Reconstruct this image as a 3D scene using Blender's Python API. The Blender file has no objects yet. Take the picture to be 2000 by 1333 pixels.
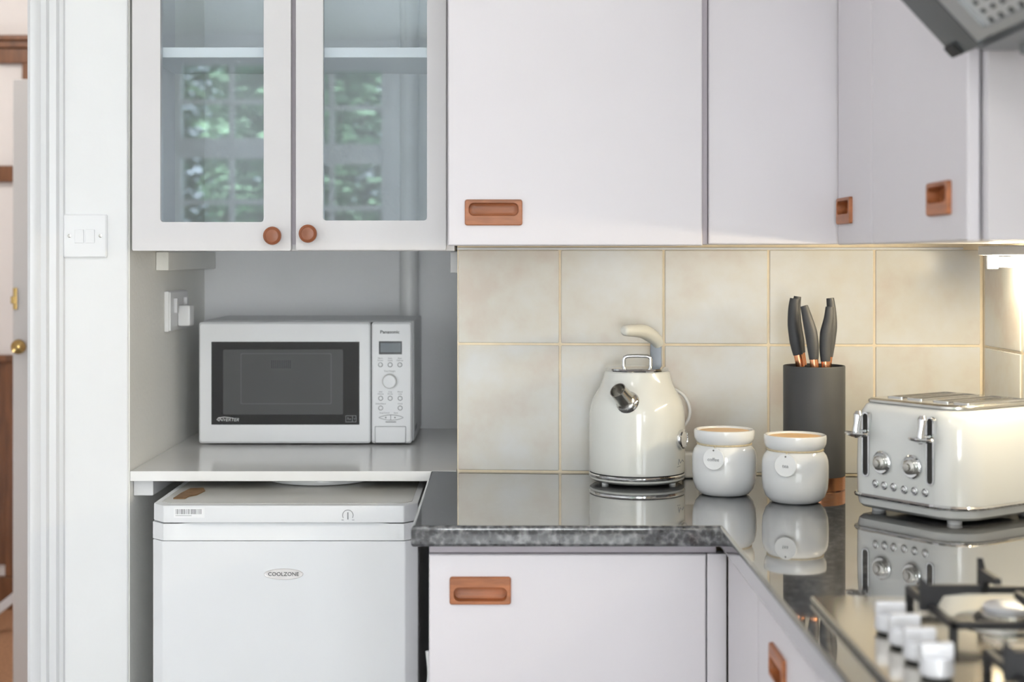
import bpy, bmesh, math, random
from mathutils import Vector, Matrix
random.seed(7)
R = math.radians
H = 1.296            # eye height of the camera
CT = H - 0.41        # worktop height
sc = bpy.context.scene
C = sc.collection

# ------------------------------------------------------------------ camera
cam_d = bpy.data.cameras.new('camera'); cam = bpy.data.objects.new('camera', cam_d); C.objects.link(cam)
cam.location = (0, 0, H); cam.rotation_euler = (R(90), 0, 0)
cam_d.sensor_width = 36; cam_d.lens = 36 * 2958 / 2000
cam_d.shift_x = 18 / 2000; cam_d.shift_y = -163.5 / 2000
cam_d.clip_start = 0.05
cam_d.dof.use_dof = True; cam_d.dof.focus_distance = 2.8; cam_d.dof.aperture_fstop = 3.8
sc.camera = cam

# ------------------------------------------------------------------ colour management, sky, sun, daylight
sc.view_settings.view_transform = 'Standard'; sc.view_settings.look = 'None'
sc.view_settings.gamma = 1; sc.view_settings.use_curve_mapping = False
sc.view_settings.exposure = -0.95
sc.cycles.use_denoising = True; sc.cycles.max_bounces = 9; sc.cycles.diffuse_bounces = 4; sc.cycles.glossy_bounces = 4; sc.cycles.use_adaptive_sampling = True; sc.cycles.adaptive_threshold = 0.03; sc.cycles.caustics_reflective = False
w = bpy.data.worlds.new('sky'); sc.world = w; w.use_nodes = True
bg = w.node_tree.nodes['Background']
bg.inputs['Color'].default_value = (0.84, 0.90, 1.0, 1); bg.inputs['Strength'].default_value = 14.0

def light(name, kind, loc, rot, energy, color=(1, 1, 1), size=None):
    d = bpy.data.lights.new(name, kind); o = bpy.data.objects.new(name, d); C.objects.link(o)
    o.location = loc; o.rotation_euler = rot; d.energy = energy; d.color = color
    if kind == 'AREA':
        d.shape = 'RECTANGLE'; d.size, d.size_y = size
    return o
sun = light('sun', 'SUN', (0, 0, 8), (R(-38), R(-14), 0), 78.0, (1, 0.95, 0.86)); sun.data.angle = R(2)
# added area lights at two unseen openings, standing in for daylight from behind
light('added_rear_daylight', 'AREA', (0.2, -3.3, 1.2), (R(90), 0, 0), 208, (0.97, 0.955, 0.99), (1.25, 1.9))
light('added_side_daylight', 'AREA', (1.03, -0.55, 1.65), (0, R(90), 0), 165, (0.97, 0.955, 0.99), (1.35, 1.65))

# ------------------------------------------------------------------ materials
def lin(c):
    return tuple((v / 12.92 if v <= 0.04045 else ((v + 0.055) / 1.055) ** 2.4) for v in c)
def rgb(r, g, b): return lin((r / 255, g / 255, b / 255))
MATS = {}
def mat(name, col, rough=0.5, metal=0.0, var=0.04, scale=6.0, bump=0.0, bscale=120.0, ior=1.5, coat=0.0, emit=None, estr=0.0, stretch=None):
    m = bpy.data.materials.new(name); m.use_nodes = True; nt = m.node_tree; p = nt.nodes['Principled BSDF']
    tc = nt.nodes.new('ShaderNodeTexCoord'); mp = nt.nodes.new('ShaderNodeMapping')
    nt.links.new(tc.outputs['Object'], mp.inputs['Vector'])
    if stretch: mp.inputs['Scale'].default_value = stretch
    n = nt.nodes.new('ShaderNodeTexNoise'); n.inputs['Scale'].default_value = scale; n.inputs['Detail'].default_value = 4
    nt.links.new(mp.outputs['Vector'], n.inputs['Vector'])
    r = nt.nodes.new('ShaderNodeValToRGB')
    r.color_ramp.elements[0].position = 0.3; r.color_ramp.elements[1].position = 0.7
    r.color_ramp.elements[0].color = (*[max(0, c * (1 - var)) for c in col], 1)
    r.color_ramp.elements[1].color = (*[min(1, c * (1 + var)) for c in col], 1)
    nt.links.new(n.outputs['Fac'], r.inputs['Fac']); nt.links.new(r.outputs['Color'], p.inputs['Base Color'])
    p.inputs['Roughness'].default_value = rough; p.inputs['Metallic'].default_value = metal
    p.inputs['IOR'].default_value = ior; p.inputs['Coat Weight'].default_value = coat
    p.inputs['Coat Roughness'].default_value = 0.05
    if bump:
        n2 = nt.nodes.new('ShaderNodeTexNoise'); n2.inputs['Scale'].default_value = bscale; n2.inputs['Detail'].default_value = 3
        nt.links.new(mp.outputs['Vector'], n2.inputs['Vector'])
        b = nt.nodes.new('ShaderNodeBump'); b.inputs['Strength'].default_value = bump; b.inputs['Distance'].default_value = 0.002
        nt.links.new(n2.outputs['Fac'], b.inputs['Height']); nt.links.new(b.outputs['Normal'], p.inputs['Normal'])
    if emit:
        p.inputs['Emission Color'].default_value = (*emit, 1); p.inputs['Emission Strength'].default_value = estr
    MATS[name] = m
    return m
mat('wall_paint', rgb(234, 234, 234), 0.7, var=0.012, bump=0.12, bscale=90)
mat('alcove_paint', rgb(236, 236, 237), 0.65, var=0.02, bump=0.35, bscale=110)
mat('alcove_side_paint', rgb(244, 243, 237), 0.6, var=0.015, bump=0.35, bscale=110)
mat('gloss_trim', rgb(221, 221, 222), 0.35, var=0.01)
mat('ceiling_paint', rgb(240, 240, 238), 0.8, var=0.01)
mat('cabinet_paint', rgb(223, 218, 222), 0.38, var=0.012, scale=3, bump=0.03, bscale=200)
mat('cabinet_edge', rgb(196, 188, 195), 0.5, var=0.05)
mat('glass_cabinet_paint', rgb(218, 215, 216), 0.3, var=0.015, scale=4, bump=0.05, bscale=150)
mat('shelf_paint', rgb(240, 240, 241), 0.3, var=0.02)
mat('laminate', rgb(240, 239, 237), 0.16, var=0.02)
mat('pipe_paint', rgb(225, 225, 225), 0.35, var=0.02, bump=0.2, bscale=60)
mat('wood_handle', rgb(170, 104, 64), 0.42, var=0.28, scale=14, stretch=(1, 6, 7))
mat('wood_knob', rgb(146, 86, 56), 0.35, var=0.2, scale=40)
mat('dark_wood', rgb(118, 76, 47), 0.4, var=0.3, scale=10, stretch=(6, 6, 0.6))
mat('carpet', rgb(178, 132, 98), 0.95, var=0.2, scale=90, bump=0.8, bscale=400)
mat('floor_vinyl', rgb(160, 158, 156), 0.4, var=0.1, scale=9)
mat('hall_paint', rgb(236, 230, 226), 0.8, var=0.01)
mat('hall_door_paint', rgb(206, 202, 199), 0.45, var=0.02)
mat('grout', rgb(246, 231, 204), 0.85, var=0.06, scale=40)
mat('white_plastic', rgb(232, 232, 232), 0.35, var=0.01)
mat('switch_plastic', rgb(236, 236, 237), 0.3, var=0.005)
mat('appliance_white', rgb(238, 239, 241), 0.32, var=0.008)
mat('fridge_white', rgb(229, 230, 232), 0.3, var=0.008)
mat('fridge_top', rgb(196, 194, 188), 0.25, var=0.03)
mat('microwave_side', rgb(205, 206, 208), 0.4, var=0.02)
mat('black_glass', rgb(20, 20, 22), 0.06, var=0.02, ior=1.5)
mat('mesh_glass', rgb(78, 79, 80), 0.14, var=0.03)
mat('cavity_grey', rgb(92, 93, 94), 0.2, var=0.04)
mat('display', rgb(120, 128, 134), 0.15, var=0.03)
mat('display_frame', rgb(52, 54, 58), 0.25, var=0.03)
mat('print_grey', rgb(136, 137, 140), 0.5, var=0.02)
mat('print_dark', rgb(58, 60, 64), 0.5, var=0.02)
mat('print_light', rgb(214, 214, 214), 0.4, var=0.02)
mat('black_rubber', rgb(30, 30, 30), 0.6, var=0.05)
mat('chrome', rgb(225, 226, 228), 0.08, 1.0, var=0.02)
mat('brushed_steel', rgb(205, 203, 198), 0.22, 1.0, var=0.04)
mat('dark_steel', rgb(100, 102, 106), 0.3, 1.0, var=0.05)
mat('brass', rgb(184, 154, 100), 0.18, 1.0, var=0.06)
mat('copper', rgb(232, 164, 124), 0.24, 1.0, var=0.05)
mat('cream_enamel', rgb(234, 234, 228), 0.12, var=0.006, coat=0.3)
mat('cream_plastic', rgb(238, 236, 226), 0.35, var=0.01)
mat('ceramic', rgb(237, 238, 239), 0.1, var=0.006, coat=0.4)
mat('bamboo', rgb(222, 184, 136), 0.45, var=0.12, scale=20, stretch=(1, 9, 1))
mat('twine', rgb(205, 190, 160), 0.9, var=0.15, scale=300)
mat('charcoal', rgb(62, 63, 66), 0.5, var=0.03)
mat('knife_grip', rgb(56, 57, 61), 0.5, var=0.04)
mat('bristle', rgb(26, 26, 27), 0.8, var=0.2, scale=300)
mat('blade', rgb(190, 190, 192), 0.2, 1.0, var=0.03)
mat('toaster_cream', rgb(232, 233, 231), 0.1, var=0.006, coat=0.4)
mat('slot_dark', rgb(48, 46, 44), 0.5, var=0.05)
mat('hob_steel', rgb(214, 208, 196), 0.12, 1.0, var=0.03)
mat('cast_iron', rgb(44, 44, 47), 0.55, var=0.1, bump=0.2)
mat('knob_silver', rgb(226, 226, 230), 0.35, 0.25, var=0.02)
mat('hood_grey', rgb(140, 143, 145), 0.4, 0.3, var=0.03)
mat('hood_frame', rgb(168, 170, 171), 0.35, 0.5, var=0.02)
mat('filter_metal', rgb(200, 202, 203), 0.35, 0.6, var=0.03)
mat('hood_dark', rgb(80, 84, 87), 0.4, 0.2, var=0.05)
mat('filter_dark', rgb(58, 60, 62), 0.6, var=0.1)
mat('tube_glow', rgb(255, 250, 235), 0.4, emit=(1.0, 0.86, 0.60), estr=165.0)
mat('fill_lamp_glow', rgb(255, 252, 245), 0.4, emit=(1.0, 0.96, 0.90), estr=3.0)  # glow of the two added ceiling fittings
mat('cardboard', rgb(122, 90, 56), 0.8, var=0.2, scale=60)
mat('leaf', rgb(124, 154, 124), 0.5, var=0.45, scale=2.5)
mat('bark', rgb(92, 74, 60), 0.9, var=0.3, scale=20)
mat('lawn', rgb(110, 124, 100), 0.9, var=0.3, scale=8)
mat('sticker', rgb(238, 238, 239), 0.5, var=0.005)
mat('badge_silver', rgb(224, 220, 219), 0.3, 0.25, var=0.04)

# tiles: cloudy cream glaze, different on every tile
def tile_mat():
    m = bpy.data.materials.new('cream_tile'); m.use_nodes = True; nt = m.node_tree; p = nt.nodes['Principled BSDF']
    tc = nt.nodes.new('ShaderNodeTexCoord'); oi = nt.nodes.new('ShaderNodeObjectInfo')
    mul = nt.nodes.new('ShaderNodeVectorMath'); mul.operation = 'SCALE'; mul.inputs[0].default_value = (37, 11, 23)
    nt.links.new(oi.outputs['Random'], mul.inputs['Scale'])
    add = nt.nodes.new('ShaderNodeVectorMath'); nt.links.new(tc.outputs['Object'], add.inputs[0]); nt.links.new(mul.outputs[0], add.inputs[1])
    n = nt.nodes.new('ShaderNodeTexNoise'); n.inputs['Scale'].default_value = 8; n.inputs['Detail'].default_value = 5; n.inputs['Roughness'].default_value = 0.55
    nt.links.new(add.outputs[0], n.inputs['Vector'])
    r = nt.nodes.new('ShaderNodeValToRGB'); e = r.color_ramp.elements
    e[0].position = 0.34; e[0].color = (*rgb(221, 211, 201), 1); e[1].position = 0.66; e[1].color = (*rgb(231, 231, 229), 1)
    k = e.new(0.47); k.color = (*rgb(227, 223, 214), 1)
    nt.links.new(n.outputs['Fac'], r.inputs['Fac']); nt.links.new(r.outputs['Color'], p.inputs['Base Color'])
    p.inputs['Roughness'].default_value = 0.2; p.inputs['Specular IOR Level'].default_value = 0.16
    n2 = nt.nodes.new('ShaderNodeTexNoise'); n2.inputs['Scale'].default_value = 14; nt.links.new(add.outputs[0], n2.inputs['Vector'])
    b = nt.nodes.new('ShaderNodeBump'); b.inputs['Strength'].default_value = 0.12; b.inputs['Distance'].default_value = 0.004
    nt.links.new(n2.outputs['Fac'], b.inputs['Height']); nt.links.new(b.outputs['Normal'], p.inputs['Normal'])
    MATS['cream_tile'] = m
tile_mat()
def granite_mat():
    m = bpy.data.materials.new('granite'); m.use_nodes = True; nt = m.node_tree; p = nt.nodes['Principled BSDF']
    tc = nt.nodes.new('ShaderNodeTexCoord')
    n = nt.nodes.new('ShaderNodeTexNoise'); n.inputs['Scale'].default_value = 48; n.inputs['Detail'].default_value = 6; n.inputs['Roughness'].default_value = 0.75
    v = nt.nodes.new('ShaderNodeTexVoronoi'); v.inputs['Scale'].default_value = 110
    nt.links.new(tc.outputs['Object'], n.inputs['Vector']); nt.links.new(tc.outputs['Object'], v.inputs['Vector'])
    mx = nt.nodes.new('ShaderNodeMath'); mx.operation = 'MULTIPLY_ADD'; mx.inputs[1].default_value = 0.35
    nt.links.new(v.outputs['Distance'], mx.inputs[0]); nt.links.new(n.outputs['Fac'], mx.inputs[2])
    r = nt.nodes.new('ShaderNodeValToRGB'); e = r.color_ramp.elements
    e[0].position = 0.48; e[0].color = (*rgb(40, 41, 44), 1); e[1].position = 0.88; e[1].color = (*rgb(134, 134, 136), 1)
    k = e.new(0.66); k.color = (*rgb(66, 67, 70), 1)
    nt.links.new(mx.outputs[0], r.inputs['Fac']); nt.links.new(r.outputs['Color'], p.inputs['Base Color'])
    p.inputs['Roughness'].default_value = 0.045; p.inputs['IOR'].default_value = 1.55; p.inputs['Coat Weight'].default_value = 1.0; p.inputs['Coat IOR'].default_value = 1.45; p.inputs['Coat Roughness'].default_value = 0.03
    MATS['granite'] = m
granite_mat()
def pane_mat(name, ior, tint):
    m = bpy.data.materials.new(name); m.use_nodes = True; nt = m.node_tree
    nt.nodes.remove(nt.nodes['Principled BSDF'])
    t = nt.nodes.new('ShaderNodeBsdfTransparent'); t.inputs['Color'].default_value = (*tint, 1)
    g = nt.nodes.new('ShaderNodeBsdfGlossy'); g.inputs['Roughness'].default_value = 0.01; g.inputs['Color'].default_value = (0.80, 0.91, 1.0, 1)
    lw = nt.nodes.new('ShaderNodeLayerWeight'); lw.inputs['Blend'].default_value = 0.5
    pw = nt.nodes.new('ShaderNodeMath'); pw.operation = 'POWER'; pw.inputs[1].default_value = 5
    nt.links.new(lw.outputs['Facing'], pw.inputs[0])
    f0 = ((ior - 1) / (ior + 1)) ** 2          # Schlick reflectance of each face of the pane
    f = nt.nodes.new('ShaderNodeMath'); f.operation = 'MULTIPLY_ADD'; f.inputs[1].default_value = 1 - f0; f.inputs[2].default_value = f0
    nt.links.new(pw.outputs[0], f.inputs[0])
    x = nt.nodes.new('ShaderNodeMixShader')
    n = nt.nodes.new('ShaderNodeTexNoise'); n.inputs['Scale'].default_value = 5; tc = nt.nodes.new('ShaderNodeTexCoord')
    nt.links.new(tc.outputs['Object'], n.inputs['Vector'])
    b = nt.nodes.new('ShaderNodeBump'); b.inputs['Strength'].default_value = 0.006; b.inputs['Distance'].default_value = 0.002
    nt.links.new(n.outputs['Fac'], b.inputs['Height']); nt.links.new(b.outputs['Normal'], g.inputs['Normal'])
    nt.links.new(f.outputs[0], x.inputs[0]); nt.links.new(t.outputs[0], x.inputs[1]); nt.links.new(g.outputs[0], x.inputs[2])
    nt.links.new(x.outputs[0], nt.nodes['Material Output'].inputs['Surface'])
    MATS[name] = m
pane_mat('cabinet_glass', 1.85, (0.96, 0.985, 1.0))
pane_mat('window_glass', 1.45, (0.98, 1, 1))

# ------------------------------------------------------------------ mesh helpers
def BOX(x0, x1, y0, y1, z0, z1, b=0.0, seg=2):
    bm = bmesh.new(); bmesh.ops.create_cube(bm, size=1)
    for v in bm.verts:
        v.co = Vector((x0 if v.co.x < 0 else x1, y0 if v.co.y < 0 else y1, z0 if v.co.z < 0 else z1))
    if b: bmesh.ops.bevel(bm, geom=bm.edges[:], offset=b, segments=seg, profile=0.5, affect='EDGES')
    return bm
def J(*bms):
    o = bms[0]
    for b in bms[1:]:
        me = bpy.data.meshes.new('tmp'); b.to_mesh(me); o.from_mesh(me); bpy.data.meshes.remove(me); b.free()
    return o
def XF(bm, M): bm.transform(M); return bm
def MV(bm, x, y, z): return XF(bm, Matrix.Translation((x, y, z)))
def PRISM(poly, a, b, axis='z', bev=0.0, seg=2):
    bm = bmesh.new()
    def P(u, v, t): return {'z': (u, v, t), 'y': (u, t, v), 'x': (t, u, v)}[axis]
    lo = [bm.verts.new(P(u, v, a)) for u, v in poly]; hi = [bm.verts.new(P(u, v, b)) for u, v in poly]
    n = len(poly); bm.faces.new(lo); bm.faces.new(hi[::-1])
    for i in range(n): bm.faces.new((lo[i], hi[i], hi[(i + 1) % n], lo[(i + 1) % n]))
    bmesh.ops.recalc_face_normals(bm, faces=bm.faces[:])
    if bev: bmesh.ops.bevel(bm, geom=bm.edges[:], offset=bev, segments=seg, profile=0.5, affect='EDGES')
    return bm
def LATHE(prof, n=40):
    bm = bmesh.new(); rings = []
    for r, z in prof:
        if r < 1e-6: rings.append([bm.verts.new((0, 0, z))])
        else: rings.append([bm.verts.new((r * math.cos(2 * math.pi * i / n), r * math.sin(2 * math.pi * i / n), z)) for i in range(n)])
    for A, B in zip(rings, rings[1:]):
        for i in range(n):
            j = (i + 1) % n
            f = [A[i] if len(A) > 1 else A[0], A[j] if len(A) > 1 else None, B[j] if len(B) > 1 else None, B[i] if len(B) > 1 else B[0]]
            f = [v for v in f if v is not None]
            if len(f) > 2: bm.faces.new(f)
    bmesh.ops.recalc_face_normals(bm, faces=bm.faces[:])
    return bm
FRONT = Matrix.Rotation(R(90), 4, 'X')       # +z of a lathe -> -y (towards the room)
def TUBE(path, rad, n=12, flat=None):
    path = [Vector(p) for p in path]
    if not hasattr(rad, '__len__'): rad = [rad] * len(path)
    bm = bmesh.new(); rings = []; up = None
    for i, p in enumerate(path):
        d = (path[min(i + 1, len(path) - 1)] - path[max(i - 1, 0)]).normalized()
        if up is None:
            up = d.cross(Vector((0, 1, 0)))
            if up.length < 0.1: up = d.cross(Vector((1, 0, 0)))
        up = (up - d * up.dot(d)).normalized(); s = d.cross(up)
        fl = flat if flat else 1.0
        rings.append([bm.verts.new(p + rad[i] * (math.cos(2 * math.pi * k / n) * up + fl * math.sin(2 * math.pi * k / n) * s)) for k in range(n)])
    for A, B in zip(rings, rings[1:]):
        for k in range(n): bm.faces.new((A[k], A[(k + 1) % n], B[(k + 1) % n], B[k]))
    bm.faces.new(rings[0][::-1]); bm.faces.new(rings[-1])
    bmesh.ops.recalc_face_normals(bm, faces=bm.faces[:])
    return bm
def SMOOTHPATH(pts, k=6):
    P = [Vector(p) for p in pts]; P = [P[0]] + P + [P[-1]]; out = []
    for i in range(1, len(P) - 2):
        for t in range(k):
            u = t / k; a, b, c, d = P[i - 1:i + 3]
            out.append(0.5 * ((2 * b) + (c - a) * u + (2 * a - 5 * b + 4 * c - d) * u * u + (3 * b - a - 3 * c + d) * u ** 3))
    out.append(P[-2]); return out
def LERPR(r, k=6):
    out = []
    for a, b in zip(r, r[1:]): out += [a + (b - a) * t / k for t in range(k)]
    return out + [r[-1]]
def RR(w, h, r, n=5, cx=0.0, cy=0.0):
    r = min(r, w / 2 - 1e-5, h / 2 - 1e-5); pts = []
    for sx, sy, a0 in ((1, -1, -90), (1, 1, 0), (-1, 1, 90), (-1, -1, 180)):
        for i in range(n + 1):
            a = R(a0 + 90 * i / n)
            pts.append((cx + sx * (w / 2 - r) + r * math.cos(a), cy + sy * (h / 2 - r) + r * math.sin(a)))
    return pts
def LOFT(loops, cap0=True, cap1=True):
    bm = bmesh.new(); V = [[bm.verts.new(p) for p in L] for L in loops]; n = len(V[0])
    for A, B in zip(V, V[1:]):
        for i in range(n): bm.faces.new((A[i], A[(i + 1) % n], B[(i + 1) % n], B[i]))
    if cap0: bm.faces.new(V[0][::-1])
    if cap1: bm.faces.new(V[-1])
    bmesh.ops.recalc_face_normals(bm, faces=bm.faces[:])
    return bm
def RING(outer, inner, y0, y1):
    """flat frame in the xz plane between two equal-length loops"""
    L = [[(x, y0, z) for x, z in outer], [(x, y0, z) for x, z in inner], [(x, y1, z) for x, z in inner], [(x, y1, z) for x, z in outer], ]
    bm = bmesh.new(); V = [[bm.verts.new(p) for p in l] for l in L]; n = len(outer)
    for A, B in ((V[0], V[1]), (V[1], V[2]), (V[2], V[3]), (V[3], V[0])):
        for i in range(n): bm.faces.new((A[i], A[(i + 1) % n], B[(i + 1) % n], B[i]))
    bmesh.ops.recalc_face_normals(bm, faces=bm.faces[:])
    return bm
def TEXT(s, size, sx=1.0, depth=0.0004, shear=0.0, spacing=1.0):
    cu = bpy.data.curves.new('t', 'FONT'); cu.body = s; cu.size = size; cu.align_x = 'CENTER'; cu.align_y = 'CENTER'
    cu.extrude = depth; cu.shear = shear; cu.space_character = spacing; cu.resolution_u = 3
    o = bpy.data.objects.new('t', cu); C.objects.link(o)
    dg = bpy.context.evaluated_depsgraph_get(); me = bpy.data.meshes.new_from_object(o.evaluated_get(dg))
    bpy.data.objects.remove(o); bpy.data.curves.remove(cu)
    bm = bmesh.new(); bm.from_mesh(me); bpy.data.meshes.remove(me)
    return XF(bm, Matrix.Rotation(R(90), 4, 'X') @ Matrix.Diagonal((sx, 1, 1, 1)))
def PANEL_HOLE(w, h, t, hole, bev=0.003):
    x0, x1, z0, z1 = hole; xs = [0, x0, x1, w]; zs = [0, z0, z1, h]
    bm = bmesh.new(); F = [[bm.verts.new((x, 0, z)) for z in zs] for x in xs]; B = [[bm.verts.new((x, t, z)) for z in zs] for x in xs]
    for i in range(3):
        for j in range(3):
            if i == 1 and j == 1: continue
            for G in (F, B): bm.faces.new((G[i][j], G[i + 1][j], G[i + 1][j + 1], G[i][j + 1]))
    def side(a, b): bm.faces.new((F[a[0]][a[1]], F[b[0]][b[1]], B[b[0]][b[1]], B[a[0]][a[1]]))
    for k in range(3):
        side((k, 0), (k + 1, 0)); side((k, 3), (k + 1, 3)); side((0, k), (0, k + 1)); side((3, k), (3, k + 1))
    side((1, 1), (2, 1)); side((1, 2), (2, 2)); side((1, 1), (1, 2)); side((2, 1), (2, 2))
    bmesh.ops.recalc_face_normals(bm, faces=bm.faces[:])
    ed = [e for e in bm.edges if all(abs(v.co.y) < 1e-6 and (v.co.x in (0, w) or abs(v.co.x - w) < 1e-6 or abs(v.co.z) < 1e-6 or abs(v.co.z - h) < 1e-6) for v in e.verts) and len([f for f in e.link_faces if abs(f.normal.y) < 0.5]) == 1]
    bmesh.ops.bevel(bm, geom=ed, offset=bev, segments=3, profile=0.5, affect='EDGES')
    return bm
def MESH(name, bm, m, angle=35):
    bmesh.ops.remove_doubles(bm, verts=bm.verts[:], dist=1e-6)
    lim = R(angle)
    for f in bm.faces: f.smooth = True
    for e in bm.edges: e.smooth = len(e.link_faces) == 2 and e.calc_face_angle(0) < lim
    bm.normal_update(); nl = []; cl_ = math.cos(lim)
    for f in bm.faces:
        fn = f.normal
        for v in f.verts:
            q = Vector((0, 0, 0))
            for g in v.link_faces:
                if g is f or g.normal.dot(fn) > cl_: q += g.normal * g.calc_area()
            nl.append(q.normalized() if q.length > 1e-14 else fn.copy())
    me = bpy.data.meshes.new(name); bm.to_mesh(me); bm.free()
    me.normals_split_custom_set(nl)          # area-weighted, so flat faces stay flat beside small bevels
    me.materials.append(MATS[m]); return me
def obj(name, bm, m, parent=None, label=None, angle=35):
    me = bm if isinstance(bm, bpy.types.Mesh) else MESH(name, bm, m, angle)
    o = bpy.data.objects.new(name, me); C.objects.link(o)
    if parent is not None: o.parent = parent
    if label: o['label'] = label
    return o
def tag(o, label, cat, group=None):
    o['label'] = label; o['category'] = cat
    if group: o['group'] = group
    return o
def thing(name, label, cat, loc=(0, 0, 0), rotz=0.0, group=None):
    o = bpy.data.objects.new(name, None); C.objects.link(o); o.empty_display_size = 0.05
    o.location = loc; o.rotation_euler = (0, 0, R(rotz)); return tag(o, label, cat, group)
def struct(name, bm, m, label=None, cat=None, parent=None):
    o = obj(name, bm, m, parent); o['kind'] = 'structure'
    if label: o['label'] = label
    if cat: o['category'] = cat
    return o

# ------------------------------------------------------------------ room shell
XL, XR, YR, ZC = -2.3, 0.9035, -3.1, 2.6
struct('floor', BOX(XL - 0.1, XR + 0.1, YR - 0.1, 3.75, -0.08, 0), 'floor_vinyl', 'pale kitchen floor under the cabinets', 'floor')
struct('floor_hall', BOX(XL - 0.6, -0.75, 3.76, 5.75, -0.08, 0), 'carpet', 'brown carpet in the hallway', 'floor')
struct('ceiling', BOX(XL - 0.6, XR + 0.25, YR - 0.2, 5.9, ZC, ZC + 0.1), 'ceiling_paint', 'white ceiling above the kitchen', 'ceiling')
# back wall with tiles: its left end stands nearer the hall, it runs a little askew
WANG = math.atan2(-0.07, 0.9818)
wb = struct('wall_back', BOX(0.0, 1.02, 0.0026, 0.10, 0, ZC), 'grout', 'back wall tiled in cream between worktop and wall cabinets', 'wall')
wb.location = (-0.0873, 2.9, 0); wb.rotation_euler = (0, 0, WANG)
PW = 0.9843 / 5
def tile_mesh(w_, h_): return MESH('tile', BOX(-w_ / 2, w_ / 2, 0, 0.012, -h_ / 2, h_ / 2, 0.0022, 2), 'cream_tile')
G = 0.0042
rows = [(CT + 0.001, CT + 0.2443), (CT + 0.2443, CT + 0.4258)]
tmesh = [tile_mesh(PW - G, b - a - G) for a, b in rows]
for i in range(5):
    for k, (a, b) in enumerate(rows):
        t = obj('tile', tmesh[k], None, wb); t.location = ((i + 0.5) * PW, 0, (a + b) / 2)
wr = struct('wall_right', J(BOX(0.0, 2.526, 0.0026, 0.10, 0, ZC), BOX(4.226, 5.98, 0.0026, 0.10, 0, ZC), BOX(2.5262, 4.2258, 0.0026, 0.10, 0, 0.95), BOX(2.5262, 4.2258, 0.0026, 0.10, 2.35, ZC)), 'grout', 'right wall tiled in cream beside the toaster', 'wall')
wr.location = (0.8945, 2.826, 0); wr.rotation_euler = (0, 0, R(-90))
for i in range(7):
    for k, (a, b) in enumerate(rows):
        t = obj('tile', tmesh[k], None, wr); t.location = (0.008 + (i + 0.5) * 0.2035, 0, (a + b) / 2)
# alcove
struct('wall_alcove_back', BOX(-0.95, 0.05, 3.634, 3.74, 0, ZC), 'alcove_paint', 'grey shaded back wall of the alcove behind the microwave', 'wall')
struct('wall_alcove_right', BOX(-0.0873, -0.01, 2.99, 3.634, 0, ZC), 'alcove_paint', 'right side wall of the alcove', 'wall')
# pier with the light switch; its right face is the alcove's left side
pier = BOX(-0.880, -0.7175, 2.9, 3.634, 0, ZC, 0.004, 3)
struct('wall_alcove_left', BOX(-0.7174, -0.7155, 2.904, 3.634, 0, ZC), 'alcove_side_paint', 'cream left side wall of the alcove', 'wall')
struct('wall_left', pier, 'wall_paint', 'narrow white wall beside the doorway with a light switch on it', 'wall')
# architrave beside the doorway
arch = [(-0.9, 2.9), (-0.9, 2.868), (-0.893, 2.862), (-0.884, 2.864), (-0.876, 2.872), (-0.866, 2.872), (-0.862, 2.879), (-0.85, 2.882), (-0.846, 2.890), (-0.840, 2.893), (-0.838, 2.9)]
struct('trim_1', PRISM(arch, 0, ZC - 0.3, 'z'), 'gloss_trim', 'moulded white architrave of the doorway', 'door trim')
struct('trim_2', BOX(-0.899, -0.8805, 2.9005, 3.634, 0, ZC - 0.3, 0.002), 'gloss_trim', 'white lining of the doorway', 'door trim')
struct('wall_front_left', J(BOX(XL - 0.6, -1.75, 2.9, 3.0, 0, ZC), BOX(-1.7495, -0.9, 2.9, 3.0, 2.31, ZC)), 'wall_paint', 'white wall left of the doorway', 'wall')
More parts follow.
